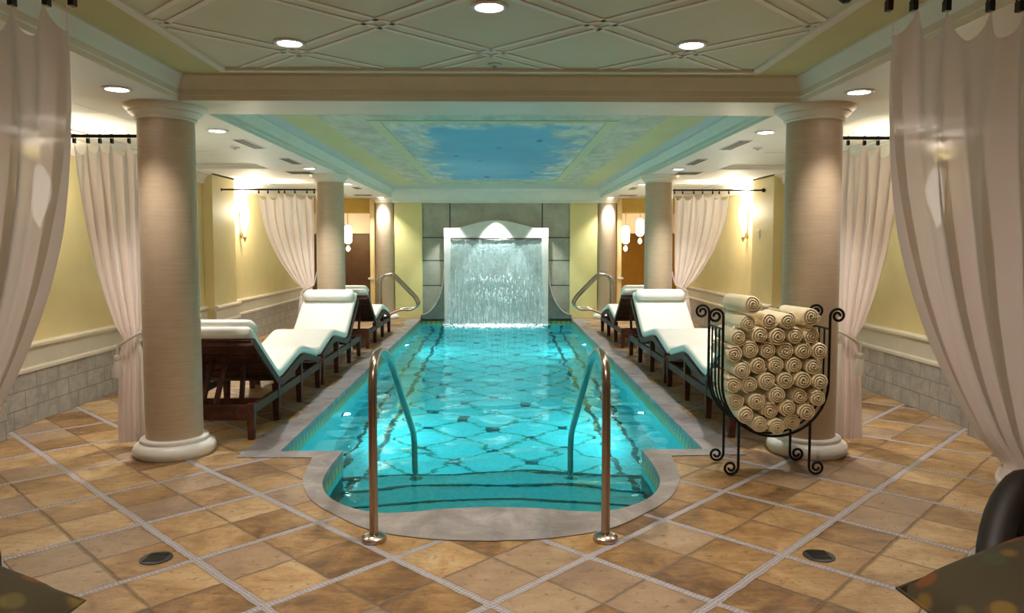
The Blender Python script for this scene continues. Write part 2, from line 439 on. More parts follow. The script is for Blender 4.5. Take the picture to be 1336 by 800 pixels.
# floor with the coping outline cut out
bm = bmesh.new()
def loop(pts):
    vs = [bm.verts.new((x, y, 0)) for x, y in pts]
    return [bm.edges.new((vs[i], vs[(i+1) % len(vs)])) for i in range(len(vs))]
ed = loop([(-4.4, YF-.2), (4.4, YF-.2), (4.4, 19.2), (-4.4, 19.2)]) + loop(outer)
bmesh.ops.triangle_fill(bm, use_beauty=True, use_dissolve=False, edges=ed)
for f in bm.faces:
    if f.normal.z < 0: f.normal_flip()
me = bpy.data.meshes.new('floor'); bm.to_mesh(me); bm.free()
fl = bpy.data.objects.new('floor', me); COL.objects.link(fl); me.materials.append(M['floor']); struct(fl)
# green tile band and basin walls
m = MB(); ib = [(x, y) for x, y in inner]
m.add([(x, y, -.045) for x, y in ib] + [(x, y, -.17) for x, y in ib], [(i, i+1, n+i+1, n+i) for i in range(n-1)])
m.add([(-PX, PY1, -.045), (PX, PY1, -.045), (PX, PY1, -.17), (-PX, PY1, -.17)], [(0, 1, 2, 3)])
struct(m.build('trim_2', M['band'], smooth=30))
m = MB()
m.add([(x, y, -.17) for x, y in ib] + [(x, y, -1.2) for x, y in ib], [(i, i+1, n+i+1, n+i) for i in range(n-1)])
m.add([(-PX, PY1, -.17), (PX, PY1, -.17), (PX, PY1, -1.2), (-PX, PY1, -1.2)], [(0, 1, 2, 3)])
m.add([(-1.55, 3.9, -1.2), (1.55, 3.9, -1.2), (1.55, 14.85, -1.2), (-1.55, 14.85, -1.2)], [(0, 1, 2, 3)])
struct(m.build('wall_pool', M['pool'], smooth=30))
# entry steps, lowest first
apse = [(p.x, p.y) for p in in_half]; apse = [(-x, y) for x, y in apse[:0:-1]] + apse
def step(y0, ztop, hw, c):
    front = []
    for k in range(25):
        x = hw - 2*hw*k/24; front.append((x, y0 - c*x*x))
    poly = [(x*.995, y+.004) for x, y in apse if y < y0 - c*hw*hw + .01] + front
    N = len(poly); mm = MB()
    mm.add([(x, y, ztop) for x, y in poly] + [(x, y, -1.2) for x, y in poly], [tuple(range(N))] + [(i, (i+1) % N, N+(i+1) % N, N+i) for i in range(N)])
    struct(mm.build('wall_pool_step', M['pool'], smooth=30))
    struct(MB().tube([(x, y-.01, ztop) for x, y in front], .022, 6).build('trim_3', M['step_line'], smooth=60))
step(5.75, -.76, 1.16, .12); step(5.25, -.54, 1.03, .14); step(4.75, -.34, 1.0, .16)
# water
def wz(x, y):
    v = Vector((x*1.5, y*2.4, 0)); z = noise.noise(v)*.0092 + noise.noise(Vector((x*3.2+7, y*6.0+3, 0)))*.0056
    z += .0014*math.sin(7*x+9*y) + .0012*math.sin(-5*x+13*y+1)
    d = max(0, 1-(14.6-y)/3.2); z += d*d*.02*noise.noise(Vector((x*5, y*5, 4)))
    return ZW + z
def inside(x, y):
    if y >= 5.2: return abs(x) <= PX+.02 and y <= PY1+.01
    c = False; j = len(apse)-1
    pts = [(px*1.02, py-.02) for px, py in apse]
    for i in range(len(pts)):
        (xi, yi), (xj, yj) = pts[i], pts[j]
        if (yi > y) != (yj > y) and x < (xj-xi)*(y-yi)/(yj-yi)+xi: c = not c
        j = i
    return c
G = .04; nx = int(3.08/G)+1; y0 = 3.92; ny = int((14.84-y0)/G)+1
idx = {}; V = []; F = []
def wv(i, j):
    if (i, j) not in idx:
        x, y = -1.52 + i*(3.04/(nx-1)), y0 + j*((14.80-y0)/(ny-1)); idx[(i, j)] = len(V); V.append((x, y, wz(x, y)))
    return idx[(i, j)]
for j in range(ny-1):
    for i in range(nx-1):
        x, y = -1.52 + (i+.5)*(3.04/(nx-1)), y0 + (j+.5)*((14.80-y0)/(ny-1))
        if inside(x, y): F.append((wv(i, j), wv(i+1, j), wv(i+1, j+1), wv(i, j+1)))
wm = MB(); wm.v = V; wm.f = F
wo = wm.build('pool_water', M['water'], smooth=180, recalc=False); struct(wo)

# ------------------------------------------------------------------ side walls with wainscot, rails, pilasters
for sx, side in ((-1, 'left'), (1, 'right')):
    def bx(x0, x1, *a): return box(min(sx*x0, sx*x1), max(sx*x0, sx*x1), *a)
    struct(bx(WX, WX+.15, YF, 15.2, 0, 2.62).build('wall_'+side, M['wall'], smooth=0))
    struct(bx(WX-.03, WX, YF, 15.0, 0, .43).build('baseboard_'+side, M['tilewall'], smooth=0))
    # dado: moulded band with a projecting cap
    prof = [(0, .43), (.045, .43), (.045, .455), (.03, .47), (.03, .60), (.045, .615), (.06, .63), (.06, .65), (.035, .665), (0, .665)]
    struct(MB().loft([[(sx*(WX-px), y, pz) for px, pz in prof] for y in (YF, 15.0)]).build('trim_4', M['rail'], smooth=30))
    for ya, yb in ((.2, .9), (4.85, 5.55), (9.78, 10.6)):
        struct(bx(WX-.13, WX, ya, yb, .0, 2.40).build('wall_%s_pilaster' % side, M['wall'], smooth=0, bevel=.006))
        struct(MB().loft([[(sx*(WX-.13-px), y, pz) for px, pz in prof] for y in (ya-.03, yb+.03)]).build('trim_4', M['rail'], smooth=30))
        struct(bx(WX-.16, WX-.1, ya-.02, yb+.02, 0, .43).build('baseboard_'+side, M['tilewall'], smooth=0))
    # crown moulding along the wall
    cp = [(0, 2.26), (.03, 2.26), (.04, 2.30), (.09, 2.36), (.13, 2.375), (.13, 2.40), (0, 2.40)]
    struct(MB().loft([[(sx*(WX-px), y, pz) for px, pz in cp] for y in (YF, 15.0)]).build('trim_5', M['cream'], smooth=30))
struct(box(-4.4, 4.4, YF-.15, YF, 0, 2.62).build('wall_front', M['wall'], smooth=0))

# ------------------------------------------------------------------ ceilings
struct(box(-4.4, 4.4, YF, 5.5, ZT, ZT+.1).build('ceiling', M['olive'], smooth=0))
struct(box(-2.2, 2.2, 5.35, 14.95, ZT, ZT+.1).build('ceiling_mural', M['mural'], smooth=0))
struct(box(-4.4, -2.2, 5.5, 19.2, ZS+.05, ZT+.1).build('ceiling_aisle', M['soffit'], smooth=0))
struct(box(2.2, 4.4, 5.5, 19.2, ZS+.05, ZT+.1).build('ceiling_aisle', M['soffit'], smooth=0))
# soffits: slabs from ZS to ZT, leaving the trays and aisle coffers open
def slab(x0, x1, y0, y1, z0=ZS, z1=ZT, mat='soffit'):
    return struct(box(x0, x1, y0, y1, z0, z1).build('ceiling_soffit', M[mat], smooth=0, bevel=.004))
slab(-2.06, 2.06, 4.98, 5.47, mat='cream')                                     # beam between the trays
for sx in (-1, 1):
    f = lambda a, b, *r: slab(min(sx*a, sx*b), max(sx*a, sx*b), *r)
    f(2.06, 2.78, YF, 15.0)
    f(2.78, 3.66, YF, 5.5, ZS+.05, ZT-.001)
    f(2.78, 3.66, YF, -1.0)
    f(3.66, WX, YF, 15.0)
    for ya, yb in ((4.62, 5.45), (9.30, 10.75), (14.2, 15.0), (-.2, .7)): f(2.78, 3.66, ya, yb)
    # coffer ceilings: inner bead frames
    for ya, yb in ((.7, 4.62), (5.45, 9.30), (10.75, 14.2)):
        mm = MB(); X0, X1 = 2.78, 3.66
        for (a, b, c, d) in ((X0, X0+.06, ya, yb), (X1-.06, X1, ya, yb), (X0+.06, X1-.06, ya, ya+.06), (X0+.06, X1-.06, yb-.06, yb)):
            mm.box(min(sx*a, sx*b), max(sx*a, sx*b), c, d, ZS+.03, ZS+.051)
        for t in range(1, 3):
            yc = ya + (yb-ya)*t/3; mm.box(min(sx*(X0+.06), sx*(X1-.06)), max(sx*(X0+.06), sx*(X1-.06)), yc-.02, yc+.02, ZS+.04, ZS+.051)
        struct(mm.build('trim_6', M['soffit'], smooth=0, bevel=.008))
slab(-2.06, 2.06, 14.75, 15.0, 2.30, ZT, 'cornice_blue')                       # lintel over the stone wall
# cornices around the trays (profile: projection into the tray, height)
cprof = [(0, ZS), (.012, ZS), (.012, ZS+.03), (.022, ZS+.035), (.022, ZS+.07), (.035, ZS+.085), (.045, ZS+.10), (.06, ZS+.125), (.075, ZT-.015), (.075, ZT), (0, ZT)]
def cornice(axis, pos, sgn, a, b, mat, dz=0):
    rings = []
    for t in (a, b):
        if axis == 'x': rings.append([(pos+sgn*p, t, z) for p, z in cprof])
        else: rings.append([(t, pos+sgn*p, z) for p, z in cprof])
    struct(MB().loft(rings).build('trim_7', M[mat], smooth=30))
for sx in (-1, 1):
    cornice('x', sx*2.06, -sx, YF, 4.98, 'cream')
    cornice('x', sx*2.06, -sx, 5.47, 14.75, 'cornice_blue')
cornice('y', 4.98, -1, -2.06, 2.06, 'cream')
cornice('y', 5.47, 1, -2.06, 2.06, 'cornice_blue')
eprof = [(0, 2.30), (.03, 2.30), (.03, 2.35), (.07, 2.37), (.10, 2.40), (.16, 2.47), (.22, 2.51), (.24, ZT), (0, ZT)]
struct(MB().loft([[(t, 14.75-p, z) for p, z in eprof] for t in (-2.05, 2.05)]).build('trim_8', M['cornice_blue'], smooth=30))
# frame of the sky panel
mm = MB()
for a, b, c, d in ((-1.12, -1.01, 6.67, 12.99), (1.01, 1.12, 6.67, 12.99), (-1.01, 1.01, 6.67, 6.78), (-1.01, 1.01, 12.88, 12.99)):
    mm.box(a, b, c, d, ZT-.007, ZT+.002)
struct(mm.build('trim_9', M['mural_strip'], smooth=0, bevel=.008))
# lattice field of the near tray
FX, FY0, FY1 = 1.64, -1.9, 4.70
struct(box(-FX, FX, FY0, FY1, ZT-.006, ZT+.01).build('ceiling_field', M['field'], smooth=0))
mm = MB()
for a, b, c, d in ((-FX-.05, -FX, FY0, FY1), (FX, FX+.05, FY0, FY1), (-FX-.05, FX+.05, FY1, FY1+.05), (-FX-.05, FX+.05, FY0-.05, FY0)):
    mm.box(a, b, c, d, ZT-.03, ZT+.002)
struct(mm.build('trim_10', M['cream'], smooth=0, bevel=.008))
mm = MB()
s2 = math.sqrt(.5)
def clipline(k, off, sgn):
    """line  sgn*x + (y-4.33) = k + off*sqrt2, clipped to the field"""
    pts = []
    K = k + off*math.sqrt(2)
    lo, hi = -FX, FX
    # y = 4.33 + K - sgn*x within FY0..FY1
    xs = sorted([lo, hi, sgn*(4.33+K-FY1), sgn*(4.33+K-FY0)])
    ok = [x for x in xs if lo-1e-6 <= x <= hi+1e-6 and FY0-1e-6 <= 4.33+K-sgn*x <= FY1+1e-6]
    if len(ok) >= 2 and ok[-1]-ok[0] > .05:
        return [(x, 4.33+K-sgn*x, ZT-.009) for x in (ok[0], ok[-1])]
for sgn in (-1, 1):
    for kk in range(-7, 3):
        for off in (-.05, .05):
            L = clipline(kk*1.11, off, sgn)
            if L: mm.beam(L[0], L[1], .034, .006)
struct(mm.build('trim_11', M['bead'], smooth=0, bevel=.004))

# ------------------------------------------------------------------ end wall, piers, back rooms
struct(box(-1.55, 1.55, YB, YB+.2, -.1, 2.35).build('wall_back', M['stone'], smooth=0))
for sx in (-1, 1):
    g = lambda a, b, *r: box(min(sx*a, sx*b), max(sx*a, sx*b), *r)
    struct(g(1.47, 2.02, YB-.06, YB+.25, 0, 2.36).build('wall_back_pier', M['pier'], smooth=0, bevel=.008))
    struct(g(2.02, 2.42, YB+.20, YB+.3, 0, 2.4).build('wall_back_return', M['wall'], smooth=0))
    struct(g(2.42, 2.52, YB+.02, YB+.3, 0, 2.4).build('trim_12', M['jamb'], smooth=0, bevel=.006))
    struct(g(2.44, 2.56, YB+.0, YB+.02, .78, .82).build('trim_13', M['cream'], smooth=0, bevel=.004))
    struct(g(2.52, 3.95, YB+.1, YB+.3, 2.11, 2.42).build('wall_back_header', M['mustard'], smooth=0))
    # rooms behind the openings
    struct(g(1.9, 4.35, 18.8, 19.0, 0, 2.6).build('wall_back_room', M['mustard'], smooth=0))
    struct(g(4.2, 4.35, 15.2, 19.0, 0, 2.6).build('wall_back_room', M['mustard'], smooth=0))
    struct(g(1.8, 1.95, 15.2, 19.0, 0, 2.6).build('wall_back_room', M['mustard'], smooth=0))
    struct(g(1.8, 4.35, 15.2, 19.0, 2.3, 2.4).build('ceiling_back_room', M['soffit'], smooth=0))

# door seen through the opening on the column side without the rack
d = thing('door', 'dark brown panelled door seen through the opening opposite the towel rack', 'door', (-2.92, 16.6, 0))
dm = MB().box(-.45, .75, 0, .05, 0, 1.72)
dm.build('door_leaf', M['brown_door'], d, bevel=.006)
pm = MB()
for a, b in ((-.33, .10), (.20, .63)):
    for c, e in ((.15, .75), (.88, 1.6)):
        for (x0, x1, z0, z1) in ((a, b, c, c+.03), (a, b, e-.03, e), (a, a+.03, c+.03, e-.03), (b-.03, b, c+.03, e-.03)):
            pm.box(x0, x1, -.015, 0, z0, z1)
pm.build('door_panel', M['brown_door'], d)
MB().tube([(.62, -.01, .95), (.62, -.05, .95), (.56, -.06, .95), (.50, -.06, .95)], .009, 8).build('door_handle', M['gilt'], d)
struct(box(-4.2, -1.95, 16.45, 16.65, 1.72, 2.3).build('ceiling_bulkhead', M['soffit'], smooth=0, bevel=.01))
struct(box(1.95, 4.2, 17.2, 17.4, 1.74, 2.3).build('ceiling_bulkhead', M['soffit'], smooth=0, bevel=.01))
# pendant lamps in the rooms behind
def pendant(x, y, z, label):
    p = thing('pendant_lamp', label, 'lamp', (x, y, 2.3), 'crystal pendant lamps behind the openings')
    MB().lathe([(.0, 0), (.06, 0), (.06, -.015), (.02, -.03), (0, -.03)], 20).build('ceiling_rose', M['gilt'], p)
    MB().tube([(0, 0, -.02), (0, 0, z-2.3+.25)], .006, 6).build('stem', M['gilt'], p)
    h = z-2.3
    MB().lathe([(0, h+.27), (.05, h+.26), (.085, h+.2), (.09, h+.05), (.08, h-.08), (.04, h-.12), (0, h-.125)], 20).build('lamp_shade', M['pend'], p)
    MB().lathe([(0, h-.16), (.02, h-.17), (.045, h-.22), (.04, h-.25), (.015, h-.28), (0, h-.285)], 16).build('crystal_drop', M['pend'], p)
    lamp('pendant_light', 'POINT', (0, 0, h+.1), 130, (1, .68, .34), p, .1)
pendant(2.80, 16.1, 1.62, 'glowing crystal pendant nearer the towel-rack side column, behind the opening')
pendant(3.13, 16.2, 1.78, 'glowing crystal pendant higher and further from the pool, behind the same opening')
pendant(-3.15, 15.9, 1.62, 'glowing crystal pendant beside the dark brown door in the room behind')

# ------------------------------------------------------------------ waterfall feature
wf = thing('waterfall_surround', 'pale arched stone surround of the waterfall against the grey slab wall', 'fountain', (0, YB, 0))
m = MB()
arch = [(-1.03, 1.80), (-.80, 1.80)] + [(-.80 + 1.6*k/24, 1.80 + .155*math.sin(PI*k/24)**1.25) for k in range(1, 24)] + [(.80, 1.80), (1.03, 1.80)]
openg = [(-.90, -.14), (-.90, 1.60), (.90, 1.60), (.90, -.14)]
# side jambs and arched head
for sx in (-1, 1): m.box(min(sx*.90, sx*1.03), max(sx*.90, sx*1.03), -.22, 0, -.15, 1.60)
N = len(arch)
hv = [(x, y, z) for y in (-.22, 0) for x, z in arch] + [(x, y, 1.60) for y in (-.22, 0) for x, z in arch]
hf = []
for i in range(N-1):
    hf += [(i, i+1, 2*N+i+1, 2*N+i), (N+i, N+i+1, 3*N+i+1, 3*N+i), (i, i+1, N+i+1, N+i), (2*N+i, 2*N+i+1, 3*N+i+1, 3*N+i)]
m.add(hv, hf)
m.build('surround', M['surround'], wf, bevel=.01)
# rough back panel the water runs down
gm = MB(); W_, H_ = 60, 60
gv = []
for j in range(H_+1):
    for i in range(W_+1):
        x = -.9 + 1.8*i/W_; z = -.14 + 1.70*j/H_
        gv.append((x, -.185 + .014*noise.noise(Vector((x*16, z*1.1, 2))), z))
gm.add(gv, [(j*(W_+1)+i, j*(W_+1)+i+1, (j+1)*(W_+1)+i+1, (j+1)*(W_+1)+i) for j in range(H_) for i in range(W_)])
gm.build('rough_stone_back', M['fallback'], wf, smooth=60)
box(-.88, .88, -.226, -.17, 1.588, 1.606).build('spill_slot', M['drain'], wf)
# curved stone wings at the foot
for sx in (-1, 1):
    prof = [(1.03, .98)] + [(1.03 + .46*(1-math.cos(a)), .98 - .90*math.sin(a)) for a in [PI/2*k/14 for k in range(1, 15)]] + [(1.50, .06), (1.50, .0), (1.03, .0)]
    front = [(sx*x, -.16, z) for x, z in prof]; back = [(sx*x, -.02, z) for x, z in prof]
    MB().loft([front, back]).build('curved_wing', M['darkstone'], wf, smooth=40)
    MB().tube([(sx*(x+.006), -.165, z+.006) for x, z in prof[:-2]], .012, 8).build('wing_highlight', M['edge_highlight'], wf)  # thin pale strip: the edge's highlight put into the colour
# hidden spotlights above the slot: three small fittings under the arch
for x, e in ((0, 150), (-.90, 80), (.90, 80)):
    s = lamp('waterfall_spot', 'SPOT', (x, -.50, 2.27), e, (.95, .98, .96), wf, .02, spot_size=math.radians(66), spot_blend=.4)
    s.rotation_euler = (math.radians(5), 0, 0)
# falling sheet
sm = MB(); I, J = 120, 80; sv = []
for j in range(J+1):
    t = j/J; z = 1.585 - t*1.72; hw = .875 + .10*t
    for i in range(I+1):
        x = -hw + 2*hw*i/I
        y = YB - .235 - .14*math.sqrt(t) - .02*t*noise.noise(Vector((i*.35, z*.8, 0))) - .012*noise.noise(Vector((i*.9, z*1.2, 5)))
        sv.append((x, y, z))
sm.add(sv, [(j*(I+1)+i, j*(I+1)+i+1, (j+1)*(I+1)+i+1, (j+1)*(I+1)+i) for j in range(J) for i in range(I)])
tag(sm.build('waterfall', M['fall'], smooth=180), 'sheet of falling water streaming down the arched stone surround into the pool', 'waterfall')
# splashes clinging to the sheet and foam where it lands
fm = MB(); R = random.Random(3)
def blob(c, r, sq=1.0):
    n1, n2 = 7, 5; vs = []
    for a in range(1, n2):
        for b in range(n1):
            th = PI*a/n2; ph = 2*PI*b/n1; k = r*(.75+.5*R.random())
            vs.append((c[0]+k*math.sin(th)*math.cos(ph), c[1]+k*math.sin(th)*math.sin(ph), c[2]+k*sq*math.cos(th)))
    vs += [(c[0], c[1], c[2]+r*sq), (c[0], c[1], c[2]-r*sq)]; t, bt = len(vs)-2, len(vs)-1
    fs = [(a*n1+b, a*n1+(b+1) % n1, (a+1)*n1+(b+1) % n1, (a+1)*n1+b) for a in range(n2-2) for b in range(n1)]
    fs += [(t, (b+1) % n1, b) for b in range(n1)] + [(bt, (n2-2)*n1+b, (n2-2)*n1+(b+1) % n1) for b in range(n1)]
    fm.add(vs, fs)
for k in range(900):
    x = R.gauss(0, .5); 
    if abs(x) > 1.03: x = R.uniform(-1, 1)
    y = YB - .33 - abs(R.gauss(0, .22)); blob((x, y, ZW+R.random()*.02 + .03*max(0, 1-(YB-.3-y)/.25)), R.uniform(.008, .026), .7)
tag(fm.build('waterfall_foam', M['foam'], smooth=180), 'white churned foam where the waterfall meets the pool', 'foam', kind='stuff')
fm = MB()
for k in range(130):
    z = R.choice([R.gauss(.78, .06), R.gauss(.52, .10), R.gauss(.45, .05)]); x = R.gauss(.03, .36)
    if abs(x) > .85: continue
    t = (1.585-z)/1.72; y = YB-.25-.14*math.sqrt(t)
    blob((x, y, z), R.uniform(.006, .013), R.uniform(2, 5))
tag(fm.build('waterfall_splash', M['foam'], smooth=180), 'white broken splashes halfway down the sheet of falling water', 'splash', kind='stuff')

# ------------------------------------------------------------------ columns
def column(x, y, label):
    c = thing('column', label, 'column', (x, y, 0), 'fabric covered columns')
    r = .187
    MB().lathe([(r, .10), (r, 1.2), (r-.004, 2.30)], 64).build('shaft', M['column'], c, smooth=60)
    MB().lathe([(0, 0), (.255, 0), (.268, .02), (.272, .045), (.262, .075), (.235, .09), (.222, .095), (.226, .105), (.222, .118), (.205, .125), (r-.01, .125)], 64).build('base', M['white'], c, smooth=50)
    MB().lathe([(r-.01, 2.298), (.196, 2.298), (.203, 2.306), (.198, 2.315), (.204, 2.323), (.222, 2.338), (.234, 2.348), (.234, 2.357), (.248, 2.366), (.262, 2.380), (.266, 2.398), (0, 2.398)], 64).build('capital', M['cream'], c, smooth=40)
for x, y, l in ((-2.235, 5.2, 'tan fabric column with white base, beside the lounger seen from behind'),
                (2.225, 5.16, 'tan fabric column with white base right behind the towel rack'),
                (-2.22, 10.10, 'second tan column between middle and far loungers, opposite the towel rack'),
                (2.22, 10.10, 'second tan column behind the middle lounger on the towel-rack side'),
                (-2.215, 14.90, 'farthest tan column, between the yellow pier and the brown door opening'),
                (2.215, 14.90, 'farthest tan column, between the yellow pier and the crystal pendants opening')):
    column(x, y, l)

# ------------------------------------------------------------------ downlights, vents
def downlight(x, y, z, label, power, color=(1, .84, .62), size=105, blend=.8):
    d = thing('downlight', label, 'ceiling light', (x, y, z), 'recessed downlights')
    MB().lathe([(.062, 0), (.085, 0), (.088, -.006), (.08, -.012), (.066, -.010), (.062, 0)], 32).build('trim_ring', M['trimring'], d)
    MB().lathe([(0, -.004), (.063, -.004), (.063, .0), (0, .0)], 32).build('lens', M['lens'], d)
    lamp('downlight_beam', 'SPOT', (0, 0, -.03), power, color, d, .05, spot_size=math.radians(size), spot_blend=blend)
warm = (1, .86, .68); cool = (1, .95, .89)
zf = ZT-.007
downlight(0, 3.50, zf, 'recessed downlight in the lattice ceiling on the pool axis, nearest the viewer', 105, warm, 88)
downlight(-1.09, 4.13, zf, 'recessed downlight in the lattice ceiling, opposite the towel rack', 42, warm, 95)
downlight(1.10, 4.13, zf, 'recessed downlight in the lattice ceiling, on the towel-rack side', 42, warm, 95)
downlight(0, 1.30, zf, 'recessed downlight in the lattice ceiling above the viewer', 130, (1, .86, .74), 155)
downlight(-1.09, 1.30, zf, 'recessed downlight in the lattice above the armchair opposite the rack', 9, warm, 80)
downlight(1.10, 1.30, zf, 'recessed downlight in the lattice above the armchair on the rack side', 9, warm, 80)
sideword = {-1: 'opposite the towel rack', 1: 'on the towel-rack side'}
for sx in (-1, 1):
    downlight(sx*2.26, 4.6, ZS, 'recessed downlight in front of the first column, '+sideword[sx], 48, (1, .90, .80))
    downlight(sx*2.27, 6.23, ZS, 'recessed downlight just behind the first column, '+sideword[sx], 125, cool)
    downlight(sx*2.26, 9.2, ZS, 'recessed downlight just before the second column, '+sideword[sx], 125, cool)
    downlight(sx*2.26, 11.5, ZS, 'recessed downlight just beyond the second column, '+sideword[sx], 125, cool)
    downlight(sx*2.24, 14.55, ZS, 'recessed downlight in front of the farthest column, '+sideword[sx], 125, cool)
def vent(x, y, w, l, label):
    v = thing('ceiling_vent', label, 'vent', (x, y, ZS), 'ceiling vents')
    MB().box(-w/2, w/2, -l/2, l/2, -.006, .002).build('frame', M['vent'], v, bevel=.003)
    b = MB()
    for i in range(2): b.box(-w/2+.015+i*(w/2-.01), -w/2+.015+i*(w/2-.01)+w/2-.025, -l/2+.02, l/2-.02, -.009, -.005)
    b.build('slots', M['ventdark'], v)
for sx in (-1, 1):
    vent(sx*2.28, 7.05, .12, .62, 'first slot vent in the soffit from the near column, '+sideword[sx])
    vent(sx*2.28, 8.45, .12, .55, 'second slot vent in the soffit, before the second column, '+sideword[sx])
    vent(sx*2.27, 12.3, .12, .4, 'slot vent in the soffit beyond the second column, '+sideword[sx])
    vent(sx*2.48, 14.0, .34, .34, 'square vent by the farthest column, '+sideword[sx])
    vent(sx*2.52, 9.75, .32, .32, 'square vent beside the second column top, '+sideword[sx])
def sprinkler(x, y, z, label):
    s = thing('sprinkler', label, 'sprinkler', (x, y, z), 'sprinkler caps')
    MB().lathe([(0, .004), (.045, .004), (.045, -.006), (.03, -.012), (0, -.013)], 24).build('cover_plate', M['vent'], s)
    MB().lathe([(0, -.012), (.012, -.012), (.012, -.02), (0, -.021)], 12).build('sprinkler_head', M['gilt'], s)
sprinkler(0.02, 4.60, zf, 'small round sprinkler cap in the lattice ceiling near the beam')
sprinkler(-2.5, 7.3, ZS, 'small round sprinkler cap in the soffit opposite the towel rack')
sprinkler(2.56, 7.25, ZS, 'small round sprinkler cap in the soffit on the towel-rack side')

# ------------------------------------------------------------------ floor drains
for x, y, l in ((-1.55, 3.40, 'round black floor drain on the side away from the towel rack'), (1.54, 3.37, 'round black floor drain in front of the towel rack')):
    d = thing('floor_drain', l, 'drain', (x, y, 0), 'floor drains')
    MB().lathe([(0, -.002), (.072, -.002), (.072, .004), (.066, .006), (0, .006)], 32).build('cover', M['drain'], d)
    g = MB()
    for k in range(-3, 4): g.box(-.045, .045, k*.015-.003, k*.015+.003, .005, .008)
    g.build('grate', M['iron'], d)

# ------------------------------------------------------------------ pool lights
for sx in (-1, 1):
    for y, w in ((7.3, 'nearer'), (12.2, 'farther')):
        p = thing('pool_light', 'round underwater pool light in the side wall, %s one %s' % (w, sideword[sx]), 'pool light', (sx*PX, y, -.52), 'underwater pool lights')
        h = MB().lathe([(0, 0), (.055, 0), (.055, .012), (.045, .02), (.0, .02)], 28); r = h.build('housing', M['steel'], p); r.rotation_euler = (0, -sx*PI/2, 0)
        h = MB().lathe([(0, .02), (.035, .02), (.026, .032), (0, .036)], 28); r = h.build('lens', M['poollens'], p); r.rotation_euler = (0, -sx*PI/2, 0)
        pl = lamp('pool_lamp', 'SPOT', (-sx*.045, 0, 0), 74, (.30, .95, .96), p, .025, spot_size=math.radians(172), spot_blend=.5); pl.rotation_euler = (0, sx*PI/2, 0)
# ------------------------------------------------------------------ handrails
def arc_path(pts, r=.09, n=8):
    """polyline with rounded corners"""
    P = [Vector(p) for p in pts]; out = [P[0]]
    for i in range(1, len(P)-1):
        a, b, c = P[i-1], P[i], P[i+1]; da, dc = (a-b), (c-b); l = min(r, da.length*.48, dc.length*.48)
        p0, p1 = b+da.normalized()*l, b+dc.normalized()*l
        for k in range(n+1):
            t = k/n; out.append((1-t)**2*p0 + 2*t*(1-t)*b + t*t*p1)
    out.append(P[-1]); return out
for x, y, l in ((-.573, 3.59, 'steel entry handrail at the pool steps, farther from the towel rack'), (.567, 3.575, 'steel entry handrail at the pool steps, nearer the towel rack')):
    h = thing('pool_handrail', l, 'handrail', (x, y, 0), 'entry handrails')
    MB().tube(arc_path([(0, 0, .0), (0, 0, .60), (0, .02, .90), (0, .30, .91), (0, .62, .80), (0, 1.78, .06), (0, 1.78, -.55)], .15), .0215, 16).build('rail', M['steel'], h, smooth=60)
    MB().lathe([(.02, 0), (.058, 0), (.062, .008), (.06, .022), (.045, .034), (.024, .038)], 32).build('flange', M['steel'], h)
    MB().lathe([(.02, 0), (.05, 0), (.05, .02), (.022, .03)], 24, (0, 1.78, -.54)).build('flange', M['steel'], h)
for sx in (-1, 1):
    h = thing('pool_handrail', 'looped steel ladder handrail at the far end of the pool, '+sideword[sx], 'handrail', (sx*2.15, 13.55, 0), 'ladder handrails')
    for dy in (0, .36):
        pts = [(0, dy, 0), (0, dy, .80), (.06, dy, .91), (.25, dy, .93), (.67, dy, .50), (.73, dy, .38), (.62, dy, .28), (.40, dy, .29), (.18, dy, .19), (.06, dy, .0)]
        MB().tube([(-sx*px, py, pz) for px, py, pz in arc_path(pts, .07, 6)], .021, 14).build('rail', M['steel'], h, smooth=60)
        MB().lathe([(.02, 0), (.05, 0), (.05, .015), (.022, .025)], 24, (0, dy, 0)).build('flange', M['steel'], h)

